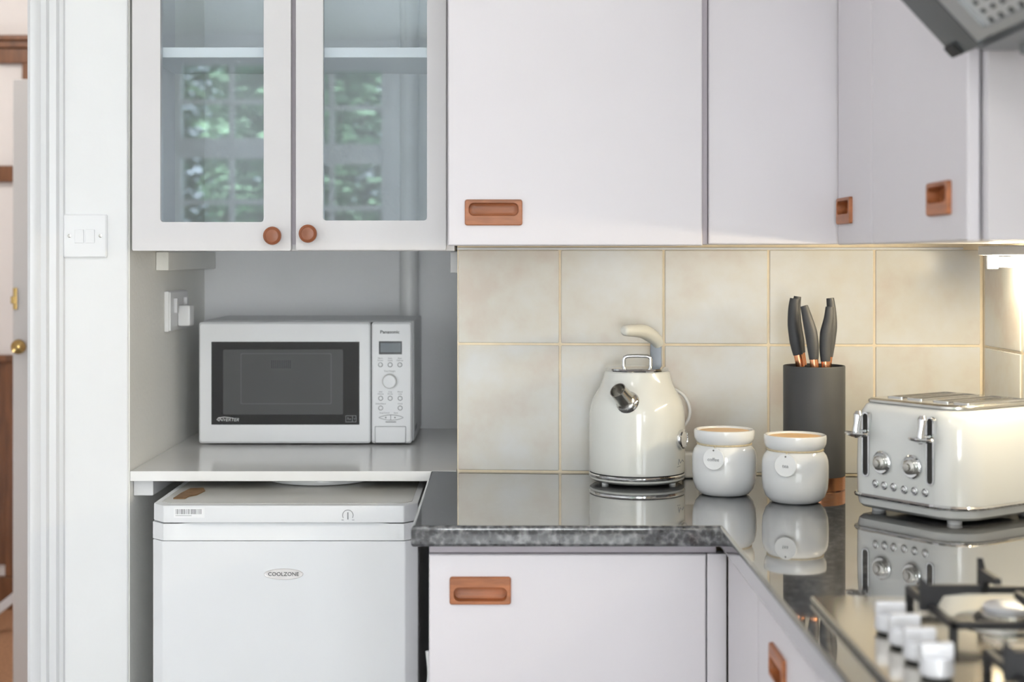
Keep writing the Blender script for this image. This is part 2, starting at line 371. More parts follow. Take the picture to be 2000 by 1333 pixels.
# rest of the kitchen, behind the camera
struct('wall_side', BOX(XL - 0.1, XL, YR, 3.0, 0, ZC), 'wall_paint', 'white side wall of the kitchen', 'wall')
W1 = (-1.93, -0.66, 1.08, 2.47); W2 = (-0.38, 0.8, 0.12, 2.15)
struct('wall_rear', J(BOX(XL - 0.1, W1[0], YR - 0.12, YR, 0, ZC), BOX(W1[0], W1[1], YR - 0.12, YR, 0, W1[2]), BOX(W1[0], W1[1], YR - 0.12, YR, W1[3], ZC),
       BOX(W1[1], W2[0], YR - 0.12, YR, 0, ZC), BOX(W2[0], W2[1], YR - 0.12, YR, 0, W2[2]), BOX(W2[0], W2[1], YR - 0.12, YR, W2[3], ZC), BOX(W2[1], XR + 0.1, YR - 0.12, YR, 0, ZC)),
       'wall_paint', 'white wall with windows behind the viewer', 'wall')
def sash_window(name, label, x0, x1, z0, z1, y, cols, rowsn, rotz=0, loc=(0, 0, 0), frac=0.47, rowslow=None):
    fr = J(BOX(x0, x0 + 0.05, y - 0.06, y + 0.02, z0, z1, 0.004), BOX(x1 - 0.05, x1, y - 0.06, y + 0.02, z0, z1, 0.004),
           BOX(x0 + 0.05, x1 - 0.05, y - 0.06, y + 0.02, z1 - 0.05, z1, 0.004), BOX(x0 - 0.03, x1 + 0.03, y - 0.06, y + 0.06, z0 - 0.03, z0 + 0.03, 0.004))
    o = struct(name, fr, 'gloss_trim', label, 'window'); o.location = loc; o.rotation_euler = (0, 0, R(rotz))
    X0, X1, Z0, Z1 = x0 + 0.05, x1 - 0.05, z0 + 0.03, z1 - 0.05; zm = Z0 + (Z1 - Z0) * frac
    obj('meeting_rail', BOX(X0, X1, y - 0.03, y + 0.0, zm - 0.06, zm + 0.06, 0.004), 'gloss_trim', o)
    cw = (X1 - X0) / cols
    for i in range(1, cols): obj('glazing_bar', BOX(X0 + i * cw - 0.016, X0 + i * cw + 0.016, y - 0.028, y - 0.004, Z0, Z1), 'gloss_trim', o)
    for za, zb, nr in ((Z0, zm - 0.06, rowslow or rowsn), (zm + 0.06, Z1, rowsn)):
        for k in range(1, nr):
            z = za + (zb - za) * k / nr
            obj('glazing_bar', BOX(X0, X1, y - 0.027, y - 0.005, z - 0.015, z + 0.015), 'gloss_trim', o)
        obj('pane', BOX(X0, X1, y - 0.018, y - 0.014, za, zb), 'window_glass', o)
    return o
sash_window('window_1', 'white sash window with small panes reflected in the cabinet glass', *W1, YR - 0.02, 4, 2, frac=0.63, rowslow=3)
sash_window('added_window_2', 'white glazed door added unseen behind the viewer to let in daylight', *W2, YR - 0.02, 3, 3)  # unseen opening, added so low frontal daylight reaches the alcove
sash_window('added_window_3', 'white sash window added unseen in the right wall to let in side light', -0.3, 1.4, 0.95, 2.35, 0, 5, 2, rotz=-90, loc=(XR + 0.05, 0.0, 0))  # unseen opening, added to bring light in from the right
# hall beyond the doorway
hw = struct('wall_hall', BOX(XL - 0.6, -0.6, 5.6, 5.7, 0, ZC), 'hall_paint', 'cream wall at the far end of the hallway', 'wall')
struct('wall_hall_left', BOX(XL - 0.6, XL - 0.5, 3.0, 5.6, 0, ZC), 'hall_paint', 'cream side wall of the hallway', 'wall')
struct('wall_hall_right', BOX(-0.75, -0.65, 3.75, 5.6, 0, ZC), 'hall_paint', 'cream wall of the hallway behind the alcove', 'wall')
f_ = thing('wood_door_frame', 'dark brown wooden frame with rails on the hallway wall', 'door frame', (-1.9, 5.6, 0))
def hallpart(name, x0, x1, z0, z1, d, m='dark_wood', b=0.004): return obj(name, MV(BOX(x0, x1, 5.6 - d, 5.599, z0, z1, b), 1.9, -5.6, 0), m, f_)
hallpart('lintel', -2.3, -1.735, H + 0.715, H + 0.77, 0.03)
hallpart('cornice', -2.3, -1.735, H + 0.77, H + 0.795, 0.045)
hallpart('cornice_cap', -2.3, -1.732, H + 0.795, H + 0.815, 0.06)
hallpart('jamb', -1.77, -1.736, 0, H + 0.715, 0.028)
hallpart('rail', -2.3, -1.77, H + 0.277, H + 0.338, 0.025)
hallpart('dado_cap', -2.3, -1.77, H - 0.385, H - 0.36, 0.04)
hallpart('wainscot_panel', -2.3, -1.80, 0.16, H - 0.385, 0.012)
hallpart('stile', -1.832, -1.77, 0.12, H - 0.385, 0.03)
hallpart('skirting', -2.3, -1.77, 0, 0.12, 0.035)
tag(obj('stair_string', PRISM([(-1.862, 0.0005), (-1.60, 0.21), (-1.60, 0.172), (-1.815, 0.0005)], 5.20, 5.235, 'y', 0.002), 'gloss_trim'), 'sloping white board low in the hallway above the brown carpet', 'stair trim')
dr = struct('door_1', BOX(0, 0.5, -0.02, 0.02, 0.01, H + 0.528, 0.004), 'hall_door_paint', 'white panelled door standing ajar in the hallway', 'door')
dr.location = (-1.452, 4.5, 0); dr.rotation_euler = (0, 0, R(6))
for z0, z1 in ((0.2, 0.85), (1.05, H + 0.42)):
    obj('door_panel', RING(RR(0.40, z1 - z0, 0.004, 2, 0.255, (z0 + z1) / 2), RR(0.37, z1 - z0 - 0.03, 0.004, 2, 0.255, (z0 + z1) / 2), -0.026, -0.0195), 'hall_door_paint', dr)
kn = obj('door_knob', MV(XF(LATHE([(0, 0), (0.014, 0), (0.014, 0.004), (0.008, 0.008), (0.008, 0.02), (0.018, 0.026), (0.0225, 0.036), (0.02, 0.046), (0.010, 0.051), (0, 0.052)], 24), FRONT), 0.024, -0.02, H - 0.263), 'brass', dr, 'round brass door knob')
obj('latch', J(BOX(0.002, 0.014, -0.028, -0.0195, H - 0.155, H - 0.09, 0.002), BOX(-0.004, 0.010, -0.032, -0.026, H - 0.137, H - 0.115, 0.002)), 'brass', dr, 'small brass latch')

# ------------------------------------------------------------------ light switch and socket
s = thing('light_switch', 'square white double light switch on the wall by the doorway', 'light switch', (-0.798, 2.9, H + 0.041))
obj('plate', MV(XF(LOFT([[(x, y, 0) for x, y in RR(0.083, 0.083, 0.004)], [(x, y, 0.006) for x, y in RR(0.083, 0.083, 0.004)], [(x, y, 0.0085) for x, y in RR(0.078, 0.078, 0.003)]]), FRONT), 0, 0, 0), 'switch_plastic', s)
for dx in (-0.0105, 0.0105): obj('rocker', XF(BOX(dx - 0.0085, dx + 0.0085, -0.0118, -0.008, -0.013, 0.013, 0.001), Matrix.Rotation(R(4), 4, 'X')), 'switch_plastic', s)
for dx in (-0.0295, 0.0295): obj('screw', MV(XF(LATHE([(0, 0), (0.0034, 0), (0.0034, 0.0008), (0.0015, 0.0014), (0, 0.0012)], 12), FRONT), dx, -0.0084, 0), 'brushed_steel', s)
s = thing('wall_socket', 'white double socket on the alcove side wall above the microwave shelf', 'socket', (-0.7155, 3.29, H - 0.115), 90)
# local -y faces the alcove, local x runs towards the camera side
obj('back_box', BOX(-0.09, 0.09, -0.010, 0, -0.043, 0.043, 0.002), 'white_plastic', s)
obj('face_plate', BOX(-0.088, 0.088, -0.0135, -0.0095, -0.041, 0.041, 0.0015), 'white_plastic', s)
for dx in (-0.05, 0.05):
    obj('switch_rocker', XF(MV(BOX(-0.009, 0.009, -0.008, 0, -0.016, 0.016, 0.002), dx, -0.013, 0.012), Matrix.Identity(4)), 'gloss_trim', s)
obj('plug', MV(BOX(-0.022, 0.022, -0.028, 0, -0.02, 0.026, 0.005), 0.0, -0.0132, -0.014), 'white_plastic', s)

# ------------------------------------------------------------------ alcove: shelf, battens, pipe
sh = tag(obj('shelf_board', PRISM([(-0.7145, 2.902), (-0.142, 2.902), (-0.0885, 2.9035), (-0.0885, 3.632), (-0.7145, 3.632)], CT - 0.0195, CT, 'z', 0.0015), 'laminate'), 'white laminate shelf board carrying the microwave above the fridge', 'shelf')
tag(obj('shelf_batten', PRISM([(2.93, CT - 0.0515), (2.93, CT - 0.02), (3.62, CT - 0.02), (3.62, CT - 0.0515)], -0.7145, -0.676, 'x', 0.002), 'gloss_trim'), 'white batten under the left end of the microwave shelf', 'batten')
tag(obj('cabinet_batten', BOX(-0.7148, -0.6885, 3.12, 3.632, H - 0.027, H + 0.0115, 0.002), 'alcove_side_paint'), 'cream batten on the alcove wall under the glass-fronted cabinet', 'batten')
tag(obj('cabinet_batten', BOX(-0.104, -0.0885, 3.0, 3.632, H - 0.031, H + 0.0115, 0.002), 'gloss_trim'), 'short white batten at the right edge of the alcove beside the tiles', 'batten')
tag(obj('wall_pipe', MV(J(LATHE([(0.0225, CT + 0.002), (0.0225, ZC - 0.002)], 20)), -0.223, 3.606, 0), 'pipe_paint'), 'thick white painted pipe rising up the alcove wall behind the microwave', 'pipe')

# ------------------------------------------------------------------ glass-fronted cabinet
gc = thing('glass_cabinet', 'white wall cabinet with two glazed doors above the microwave', 'cabinet', (-0.70, 2.86, H + 0.0126))
GW, GH, GD = 0.598, 0.80, 0.30
obj('side_panel', BOX(0.0, 0.016, 0.022, GD, 0, GH), 'glass_cabinet_paint', gc)
obj('side_panel', BOX(GW - 0.006, GW + 0.010, 0.022, GD, 0, GH), 'glass_cabinet_paint', gc)
obj('base_panel', BOX(0.016, GW - 0.006, 0.022, GD, 0.0, 0.012), 'glass_cabinet_paint', gc)
obj('top_panel', BOX(0.016, GW - 0.006, 0.022, GD, GH - 0.016, GH), 'glass_cabinet_paint', gc)
obj('centre_post', BOX(0.294, 0.316, 0.024, 0.042, 0.012, GH - 0.016), 'cabinet_edge', gc)
obj('shelf', BOX(0.017, GW - 0.007, 0.030, GD - 0.01, 0.369, 0.3885, 0.001), 'shelf_paint', gc, 'white shelf behind the glass')
def glazed_door(x0, x1, px0, px1, pz0, dz, kx, kz, ang):
    zt = GH - 0.03
    o = obj('door', RING(RR(x1 - x0, GH, 0.003, 5, (x0 + x1) / 2, GH / 2 + dz), RR(px1 - px0, zt - pz0, 0.006, 5, (px0 + px1) / 2, (zt + pz0) / 2), 0.0, 0.021), 'glass_cabinet_paint', gc)
    p = obj('pane', BOX(-(px1 - px0) / 2 - 0.003, (px1 - px0) / 2 + 0.003, -0.002, 0.002, -(zt - pz0) / 2 - 0.003, (zt - pz0) / 2 + 0.003), 'cabinet_glass', o)
    p.location = ((px0 + px1) / 2, 0.012, (zt + pz0) / 2); p.rotation_euler = (ang, 0, 0)
    prof = [(0, 0), (0.009, 0), (0.008, 0.006), (0.0085, 0.011), (0.014, 0.014), (0.0172, 0.019), (0.0168, 0.024), (0.0125, 0.0268), (0.0115, 0.0262), (0.004, 0.0268), (0, 0.0268)]
    obj('knob', MV(XF(LATHE(prof, 28), FRONT), kx, 0, kz), 'wood_knob', o, 'round turned wooden knob')
def gx(px): return (px - 982) * 2.86 / 2958 + 0.70
def gz(py): return (503 - py) * 2.86 / 2958 - 0.0126
glazed_door(gx(258), gx(568), gx(313), gx(515), gz(434), 0.0, gx(535), gz(461), 0.0)
glazed_door(gx(578), gx(871), gx(631), gx(834), gz(431), 0.0015, gx(604), gz(457), R(-0.17))

# ------------------------------------------------------------------ handle-less painted cabinets with recessed wooden pulls
HW_, HH_ = 0.0945, 0.0425
def pull(door, cx, cz, up):
    off = 0.0052 if up else -0.0052
    outer = RR(HW_, HH_, 0.004, 5, cx, cz); o2 = RR(HW_ - 0.003, HH_ - 0.003, 0.003, 5, cx, cz)
    inn = RR(0.082, 0.0215, 0.0085, 5, cx, cz + off); in2 = RR(0.080, 0.0195, 0.0085, 5, cx, cz + off); in3 = RR(0.066, 0.010, 0.004, 5, cx, cz + off)
    bm = LOFT([[(x, 0.006, z) for x, z in outer], [(x, -0.0042, z) for x, z in outer], [(x, -0.0056, z) for x, z in o2], [(x, -0.0056, z) for x, z in inn], [(x, 0.0105, z) for x, z in in2], [(x, 0.0135, z) for x, z in in3]], cap0=False)
    return obj('handle', bm, 'wood_handle', door, 'recessed oblong wooden pull', angle=40)
def cabinet(name, label, loc, rotz, w_, h_, d_, handle=None, up=True, thick=0.018, cat='cabinet', plinth=0.0, bmat='cabinet_paint', d0=None):
    t = thing(name, label, cat, loc, rotz)
    y0 = thick + 0.003
    obj('carcass', BOX(0.004, w_ - 0.004, y0, d_, 0.002 + plinth, h_ - 0.002), bmat, t)
    if plinth: obj('plinth', BOX(0.0, w_, 0.06, d_ - 0.02, 0.0, plinth), 'cabinet_edge', t)
    if handle:
        cx, cz = handle
        d = obj('door', MV(PANEL_HOLE(w_, h_ - plinth, thick, (cx - HW_ / 2 + 0.002, cx + HW_ / 2 - 0.002, cz - plinth - HH_ / 2 + 0.002, cz - plinth + HH_ / 2 - 0.002)), 0, 0, plinth), 'cabinet_paint', t)
        pull(d, cx, cz, up)
    else:
        d = obj('door', BOX(0, w_, 0, thick, plinth, h_, 0.003, 3), 'cabinet_paint', t)
    return t
ca = cabinet('wall_cabinet', 'wide white wall cabinet with a wooden pull above the kettle', (-0.090, 2.49, H + 0.0194), 0, 0.4185, 0.80, 0.372, (0.0749, 0.0543))
cb = cabinet('corner_wall_cabinet', 'plain white corner wall cabinet without a handle above the knife block', (0.340, 2.503, H + 0.0215), 0, 0.236, 0.80, 0.345)
obj('frame_strip', BOX(-0.0095, -0.001, 0.006, 0.05, 0.0, 0.80, 0.001), 'cabinet_edge', cb)
cc = cabinet('wall_cabinet', 'narrow white wall cabinet with a wooden pull set right in the corner', (0.552, 2.494, H + 0.0205), -90, 0.226, 0.80, 0.336, (0.0565, 0.0545))
cd = cabinet('wall_cabinet', 'white wall cabinet with a wooden pull next to the cooker hood', (0.552, 2.262, H + 0.0196), -90, 0.462, 0.80, 0.336, (0.3515, 0.0545), thick=0.0145)
obj('end_panel', BOX(0.465, 0.484, 0.0175, 0.336, 0.0, 0.80, 0.001), 'cabinet_paint', cd)
tag(obj('light_rail', MV(BOX(-0.0, 0.95, -0.0045, -0.0003, 0, 0.0045, 0.0008), 0, 0, 0), 'gloss_trim'), 'thin white strip between tiles and wall cabinet bottoms', 'trim strip')
lr = bpy.data.objects['light_rail']; lr.location = (-0.0873, 2.9, H + 0.0142); lr.rotation_euler = (0, 0, WANG)

# under-cabinet tube light
tl = thing('under_cabinet_light', 'glowing tube light under the wall cabinet by the right wall', 'lamp', (0.850, 2.34, H + 0.0195))
obj('batten', BOX(-0.022, 0.022, -0.35, 0.30, -0.016, 0, 0.002), 'gloss_trim', tl)
obj('tube', MV(XF(LATHE([(0, -0.31), (0.0085, -0.31), (0.0085, 0.27), (0, 0.27)], 16), Matrix.Rotation(R(90), 4, 'X')), 0, -0.03, -0.0275), 'tube_glow', tl)
for y in (-0.345, 0.285): obj('tube_holder', BOX(-0.010, 0.010, y, y + 0.010, -0.040, -0.015, 0.002), 'white_plastic', tl)

# ------------------------------------------------------------------ cooker hood
hd = thing('cooker_hood', 'grey metal cooker hood with a tilted mesh filter at the upper right', 'cooker hood', (0.525, 1.45, H + 0.238))
obj('housing', BOX(0.02, 0.365, -0.29, 0.295, 0.0, 0.40, 0.004), 'hood_grey', hd)
VR = Matrix.Rotation(R(47), 4, 'Y')          # slab rises towards the room
def slab(x0, x1, y0, y1, z0, z1, b=0.0): return XF(BOX(x0, x1, y0, y1, z0, z1, b), VR)
# local x negative = up the slope; local z negative = the face seen from below
obj('visor', slab(-0.34, 0.0, -0.30, 0.30, 0.0, 0.018, 0.003), 'hood_grey', hd)
obj('visor_frame', J(slab(-0.33, -0.003, 0.160, 0.206, -0.006, 0.0), slab(-0.33, -0.003, -0.29, -0.262, -0.006, 0.0), slab(-0.014, -0.003, -0.262, 0.160, -0.006, 0.0), slab(-0.33, -0.31, -0.262, 0.160, -0.006, 0.0)), 'hood_frame', hd)
fb = obj('filter', slab(-0.31, -0.014, -0.262, 0.160, -0.001, 0.0005), 'filter_dark', hd, 'grease filter of fine metal mesh')
bars = []
for i in range(25): bars.append(slab(-0.31 + i * 0.0118, -0.3042 + i * 0.0118, -0.262, 0.160, -0.0025, -0.001))
for i in range(14): bars.append(slab(-0.31, -0.014, -0.262 + i * 0.0312, -0.2465 + i * 0.0312, -0.0027, -0.001))
o = obj('filter_mesh', J(*bars), 'filter_metal', fb); o['kind'] = 'stuff'
obj('end_cap', slab(-0.335, 0.004, 0.206, 0.302, -0.007, 0.019, 0.003), 'hood_dark', hd, 'dark grey end strip of the hood')
obj('hinge_cap', slab(-0.014, 0.002, 0.262, 0.298, -0.011, -0.006, 0.002), 'black_rubber', hd)
obj('control_button', MV(LATHE([(0, -0.010), (0.008, -0.010), (0.010, -0.006), (0.010, 0.001), (0, 0.001)], 16), 0.063, 0.245, 0), 'hood_grey', hd)

# ------------------------------------------------------------------ base cabinets, worktop
wt_poly = [(-0.14, 2.311), (0.33, 2.311), (0.33, 0.9), (0.893, 0.9), (0.893, 2.824), (-0.0875, 2.8975), (-0.14, 2.9)]
wtb = PRISM(wt_poly, CT - 0.033, CT, 'z')
ed = [e for e in wtb.edges if all(abs(v.co.z - CT) < 1e-5 or abs(v.co.z - CT + 0.033) < 1e-5 for v in e.verts) and abs(e.verts[0].co.z - e.verts[1].co.z) < 1e-6 and all(v.co.y < 2.4 or v.co.x < -0.1 for v in e.verts)]
bmesh.ops.bevel(wtb, geom=ed, offset=0.006, segments=4, profile=0.5, affect='EDGES')
tag(obj('worktop', wtb, 'granite'), 'polished dark grey granite L-shaped kitchen worktop', 'worktop')
bz = CT - 0.0335
b1 = cabinet('base_cabinet', 'white base cabinet with a wooden pull under the granite next to the fridge', (-0.114, 2.338, 0), 0, 0.428, H - 0.459, 0.53, (0.0793, H - 0.5143), up=False, plinth=0.1)
obj('top_rail', BOX(0.0, 0.445, 0.012, 0.03, H - 0.4585, bz, 0.001), 'cabinet_edge', b1)
obj('corner_post', BOX(0.4295, 0.4602, 0.002, 0.03, 0.1, H - 0.4585, 0.002), 'cabinet_paint', b1)
obj('cable', TUBE(SMOOTHPATH([(-0.008, 0.03, 0.0), (-0.010, 0.03, 0.45), (-0.006, 0.03, 0.60), (0.0, 0.03, 0.64), (-0.003, 0.03, 0.68)]), 0.004, 8), 'gloss_trim', b1)
b2 = cabinet('base_cabinet', 'white base cabinet with a wooden pull under the hob side of the worktop', (0.346, 2.050, 0), -90, 0.50, H - 0.459, 0.53, (0.1545, H - 0.5143), up=False, plinth=0.1)
obj('top_rail', BOX(-0.27, 0.50, 0.012, 0.03, H - 0.4585, bz, 0.001), 'cabinet_edge', b2)
obj('filler_panel', BOX(-0.275, -0.006, 0.0, 0.018, 0.1, H - 0.459, 0.002), 'cabinet_paint', b2)
b3 = cabinet('base_cabinet', 'white base cabinet nearest the viewer under the hob', (0.346, 1.545, 0), -90, 0.60, H - 0.459, 0.53, (0.45, H - 0.5143), up=False, plinth=0.1)

# ------------------------------------------------------------------ fridge
fx0, fw, fy = -0.6338, 0.4802, 2.72
fr = thing('fridge', 'small white under-counter fridge beneath the microwave shelf', 'fridge', (fx0 + fw / 2, fy, 0))
def capoly(w2, y0, c, cy, yb): return [(-w2, y0 + cy), (-w2 + c, y0), (w2 - c, y0), (w2, y0 + cy), (w2, yb), (-w2, yb)]
FT = H - 0.446
obj('cabinet_body', BOX(-fw / 2 + 0.004, fw / 2 - 0.004, 0.052, 0.50, 0.02, FT - 0.031, 0.003), 'fridge_white', fr)
obj('top', J(PRISM(capoly(fw / 2, 0.0, 0.024, 0.030, 0.50), FT - 0.0315, FT, 'z', 0.0025)), 'fridge_white', fr)
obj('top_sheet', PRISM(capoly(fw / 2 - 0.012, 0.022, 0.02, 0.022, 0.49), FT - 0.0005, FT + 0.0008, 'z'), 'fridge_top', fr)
dd = obj('door', PRISM(capoly(fw / 2, 0.001, 0.022, 0.022, 0.05), 0.06, FT - 0.064, 'z', 0.0025), 'fridge_white', fr)
# grip recess between top and door
rec = [(-fw / 2, 0.024), (-fw / 2 + 0.024, 0.001), (-fw / 2 + 0.05, 0.001), (-fw / 2 + 0.075, 0.012), (fw / 2 - 0.075, 0.012), (fw / 2 - 0.05, 0.001), (fw / 2 - 0.024, 0.001), (fw / 2, 0.024), (fw / 2, 0.05), (-fw / 2, 0.05)]
def sweep_rec(z0, z1):
    low = [(x, (y if y > 0.02 else 0.001) if i not in (3, 4) else 0.001, z0) for i, (x, y) in enumerate(rec)]
    hi = [(x, y, z1) for x, y in rec]
    return LOFT([low, hi])
obj('grip', sweep_rec(FT - 0.063, FT - 0.033), 'fridge_white', dd, 'shallow hand grip along the top of the fridge door')
obj('plinth', BOX(-fw / 2 + 0.01, fw / 2 - 0.01, 0.05, 0.48, 0.0, 0.055), 'black_rubber', fr)
bd = obj('badge', MV(XF(XF(LATHE([(0, 0), (0.0355, 0), (0.0355, 0.0015), (0.034, 0.0026), (0.032, 0.002), (0, 0.002)], 40), Matrix.Diagonal((1, 0.28, 1, 1))), FRONT), 0, 0.001, H - 0.5693), 'badge_silver', dd, 'oval silver badge')
obj('lettering', MV(TEXT('COOLZONE', 0.0094, 1.06), 0, -0.0016, H - 0.5693), 'print_dark', bd)
bc = obj('barcode_sticker', BOX(-0.197, -0.142, -0.0005, 0.0, FT - 0.022, FT - 0.0045), 'sticker', fr)
bars = []; x = -0.194
random.seed(3)
while x < -0.147:
    wd = random.choice((0.0006, 0.0009, 0.0014)); bars.append(BOX(x, x + wd, -0.0007, -0.0004, FT - 0.0155, FT - 0.0065)); x += wd + random.choice((0.0007, 0.0010, 0.0016))
bars.append(BOX(-0.194, -0.165, -0.0007, -0.0004, FT - 0.0185, FT - 0.0178))
obj('barcode', J(*bars), 'print_grey', bc)
arc = [(0.1155 + 0.0095 * math.cos(R(a)), -0.0004, FT - 0.0175 + 0.0095 * math.sin(R(a))) for a in range(-30, 211, 15)]
dm = obj('dial_mark', J(TUBE(arc, 0.0006, 6), BOX(0.1145, 0.1165, -0.0006, 0.0, FT - 0.025, FT - 0.012), BOX(0.104, 0.108, -0.0006, 0.0, FT - 0.0265, FT - 0.0255), BOX(0.123, 0.127, -0.0006, 0.0, FT - 0.0265, FT - 0.0255)), 'print_grey', fr, 'printed thermostat dial symbol')
tag(obj('round_tray', MV(LATHE([(0, 0.0), (0.104, 0.0), (0.1085, 0.002), (0.110, 0.006), (0.109, 0.0115), (0.107, 0.0125), (0.104, 0.0115), (0.102, 0.006), (0, 0.005)], 56), -0.365, 3.050, FT + 0.0009), 'ceramic'), 'round white tray lying on the fridge top under the shelf', 'tray')
tag(obj('cardboard_scrap', PRISM([(-0.607, 2.79), (-0.585, 2.79), (-0.583, 2.815), (-0.572, 2.83), (-0.566, 2.88), (-0.576, 2.915), (-0.600, 2.91), (-0.606, 2.85)], FT + 0.0009, FT + 0.0024, 'z'), 'cardboard'), 'torn brown scrap lying on the left of the fridge top', 'scrap')

# ------------------------------------------------------------------ microwave
MX0, MX1, MY = -0.6625, -0.1985, 3.30
mw = thing('microwave', 'white microwave oven with dark window standing in the alcove', 'microwave', ((MX0 + MX1) / 2, MY, CT))
S_ = 2958 / MY
def mx(px): return (px - 982) / S_ - (MX0 + MX1) / 2
def mz(py): return 0.41 - (py - 503) / S_
zb, zt = mz(866.5), mz(630)
HWm = (MX1 - MX0) / 2
obj('casing', BOX(-HWm + 0.003, HWm + 0.004, 0.03, 0.318, zb + 0.001, zt + 0.003, 0.004, 3), 'microwave_side', mw)
def front_panel(x0, x1, name, bl, br):
    # slightly bowed moulded front
    pr = RR(x1 - x0, zt - zb, 0.006, 5, (x0 + x1) / 2, (zt + zb) / 2); pi = RR(x1 - x0 - 0.006, zt - zb - 0.008, 0.005, 5, (x0 + x1) / 2, (zt + zb) / 2)
    return obj(name, LOFT([[(x, 0.031, z) for x, z in pr], [(x, 0.004, z) for x, z in pr], [(x, 0.0, z) for x, z in pi]]), 'appliance_white', mw)
md = front_panel(-HWm, mx(723.6), 'door', 1, 0)
mp_ = front_panel(mx(725.6), HWm, 'control_panel', 0, 1)
win = obj('window', BOX(mx(413), mx(702), -0.0012, 0.002, mz(830), mz(668), 0.0006), 'black_glass', md, 'dark glass window')
obj('window_screen', PRISM(RR(mx(670) - mx(436), mz(683) - mz(810), 0.003, 4, (mx(670) + mx(436)) / 2, (mz(683) + mz(810)) / 2), -0.0016, -0.001, 'y'), 'mesh_glass', win)
obj('cavity_outline', RING(RR(mx(648) - mx(470), mz(690) - mz(790), 0.003, 3, (mx(648) + mx(470)) / 2, (mz(690) + mz(790)) / 2), RR(mx(646) - mx(472), mz(692) - mz(788), 0.003, 3, (mx(648) + mx(470)) / 2, (mz(690) + mz(790)) / 2), -0.0018, -0.0015), 'cavity_grey', win)
obj('vent_mark', J(*[BOX(mx(530) + i * 0.004, mx(530) + i * 0.004 + 0.0025, -0.0019, -0.0015, mz(720), mz(704)) for i in range(11)]), 'display_frame', win)
obj('lettering', MV(TEXT('INVERTER', 0.0098, 1.05, 0.0003, 0.35), mx(446), -0.0015, mz(820.5)), 'print_light', win)
obj('swoosh', TUBE([(mx(428), -0.0015, mz(823)), (mx(424), -0.0015, mz(820)), (mx(427), -0.0015, mz(816.5)), (mx(438), -0.0015, mz(815)), (mx(450), -0.0015, mz(816)), (mx(458), -0.0015, mz(817.5))], [0.0005, 0.001, 0.0011, 0.0009, 0.0006, 0.0002], 6), 'print_light', win)
ic = obj('icon', J(RING(RR(mx(696) - mx(675), mz(812) - mz(825), 0.0003, 1, mx(685.5), mz(818.5)), RR(mx(695) - mx(676), mz(813) - mz(824), 0.0003, 1, mx(685.5), mz(818.5)), -0.0016, -0.0011), BOX(mx(688), mx(689), -0.0016, -0.0011, mz(825), mz(812))), 'print_grey', win)
obj('icon_lettering', J(MV(TEXT('Re', 0.0082), mx(682), -0.0014, mz(818.5)), MV(TEXT('Y', 0.0075), mx(692.5), -0.0014, mz(819.5))), 'print_grey', ic)
obj('brand_lettering', J(*[MV(TEXT('Panasonic', 0.0100, 1.08, 0.0003), mx(761.5) + d, -0.0004, mz(649)) for d in (-0.0002, 0.0002)]), 'print_dark', mp_)
ds = obj('display_frame', BOX(mx(740), mx(785), -0.001, 0.002, mz(692.5), mz(667), 0.0006), 'display_frame', mp_)
obj('display', BOX(mx(743), mx(783), -0.0016, 0.0, mz(688.5), mz(670.5), 0.0003), 'display', ds, 'grey liquid crystal display')
ring_me = MESH('button', J(XF(LATHE([(0.0039, 0.0002), (0.0053, 0.0002), (0.0053, 0.0008), (0.0039, 0.0008), (0.0039, 0.0002)], 20), FRONT)), 'print_grey')
but_me = MESH('button', XF(LATHE([(0, 0), (0.0041, 0), (0.0041, 0.0006), (0.003, 0.0012), (0, 0.0012)], 20), FRONT), 'appliance_white')
labels = {(743, 713): ('Micro', 'Power'), (762, 713): ('Auto', 'Cook'), (781, 713): ('Auto', 'Defrost'), (743.5, 778.5): ('Add', 'Minute'), (762, 778.5): ('Cup', 'Drink'), (781.5, 778.5): ('More/', 'Less'), (743.5, 797.5): ('Delay/Stand',), (781.5, 797.5): ('Clock',)}
for (bx, by), tx in labels.items():
    bb = obj('button', but_me, None, mp_); bb.location = (mx(bx), 0.0004, mz(by))
    rg = obj('button_outline', ring_me, None, bb)
    for k, t_ in enumerate(reversed(tx)):
        obj('button_lettering', MV(TEXT(t_, 0.0046, 1.0, 0.0002), mx(bx), -0.0002, mz(by - 8.4 - 4.2 * k)), 'print_grey', mp_)
obj('dial_lettering', MV(TEXT('Time/Weight', 0.0046, 1.0, 0.0002), mx(761), -0.0002, mz(725.5)), 'print_grey', mp_)
kd = obj('dial', MV(XF(LATHE([(0, 0), (0.0148, 0), (0.0148, 0.008), (0.0142, 0.0095), (0.0132, 0.0095), (0.0126, 0.0088), (0, 0.0092)], 36), FRONT), mx(761), 0.0, mz(745)), 'appliance_white', mp_, 'round white dial')
obj('dial_ring', MV(XF(LATHE([(0.0146, 0.0005), (0.0160, 0.0005), (0.0160, 0.004), (0.0150, 0.0085), (0.0138, 0.0096), (0.0138, 0.0005)], 36), FRONT), mx(761), 0.0, mz(745)), 'brushed_steel', kd)
lens = [(mx(740) + (mx(788) - mx(740)) * t / 12, mz(816) + 0.0058 * math.sin(math.pi * t / 12) ** 0.8) for t in range(13)] + [(mx(788) - (mx(788) - mx(740)) * t / 12, mz(816) - 0.0058 * math.sin(math.pi * t / 12) ** 0.8) for t in range(1, 12)]
sb = obj('start_stop_button', PRISM(lens, -0.0012, 0.001, 'y'), 'appliance_white', mp_)
obj('button_outline', J(TUBE([(x, -0.0012, z) for x, z in lens + lens[:1]], 0.00055, 6), BOX(mx(762.7), mx(763.7), -0.0018, 0, mz(821.5), mz(810.5))), 'print_grey', sb)
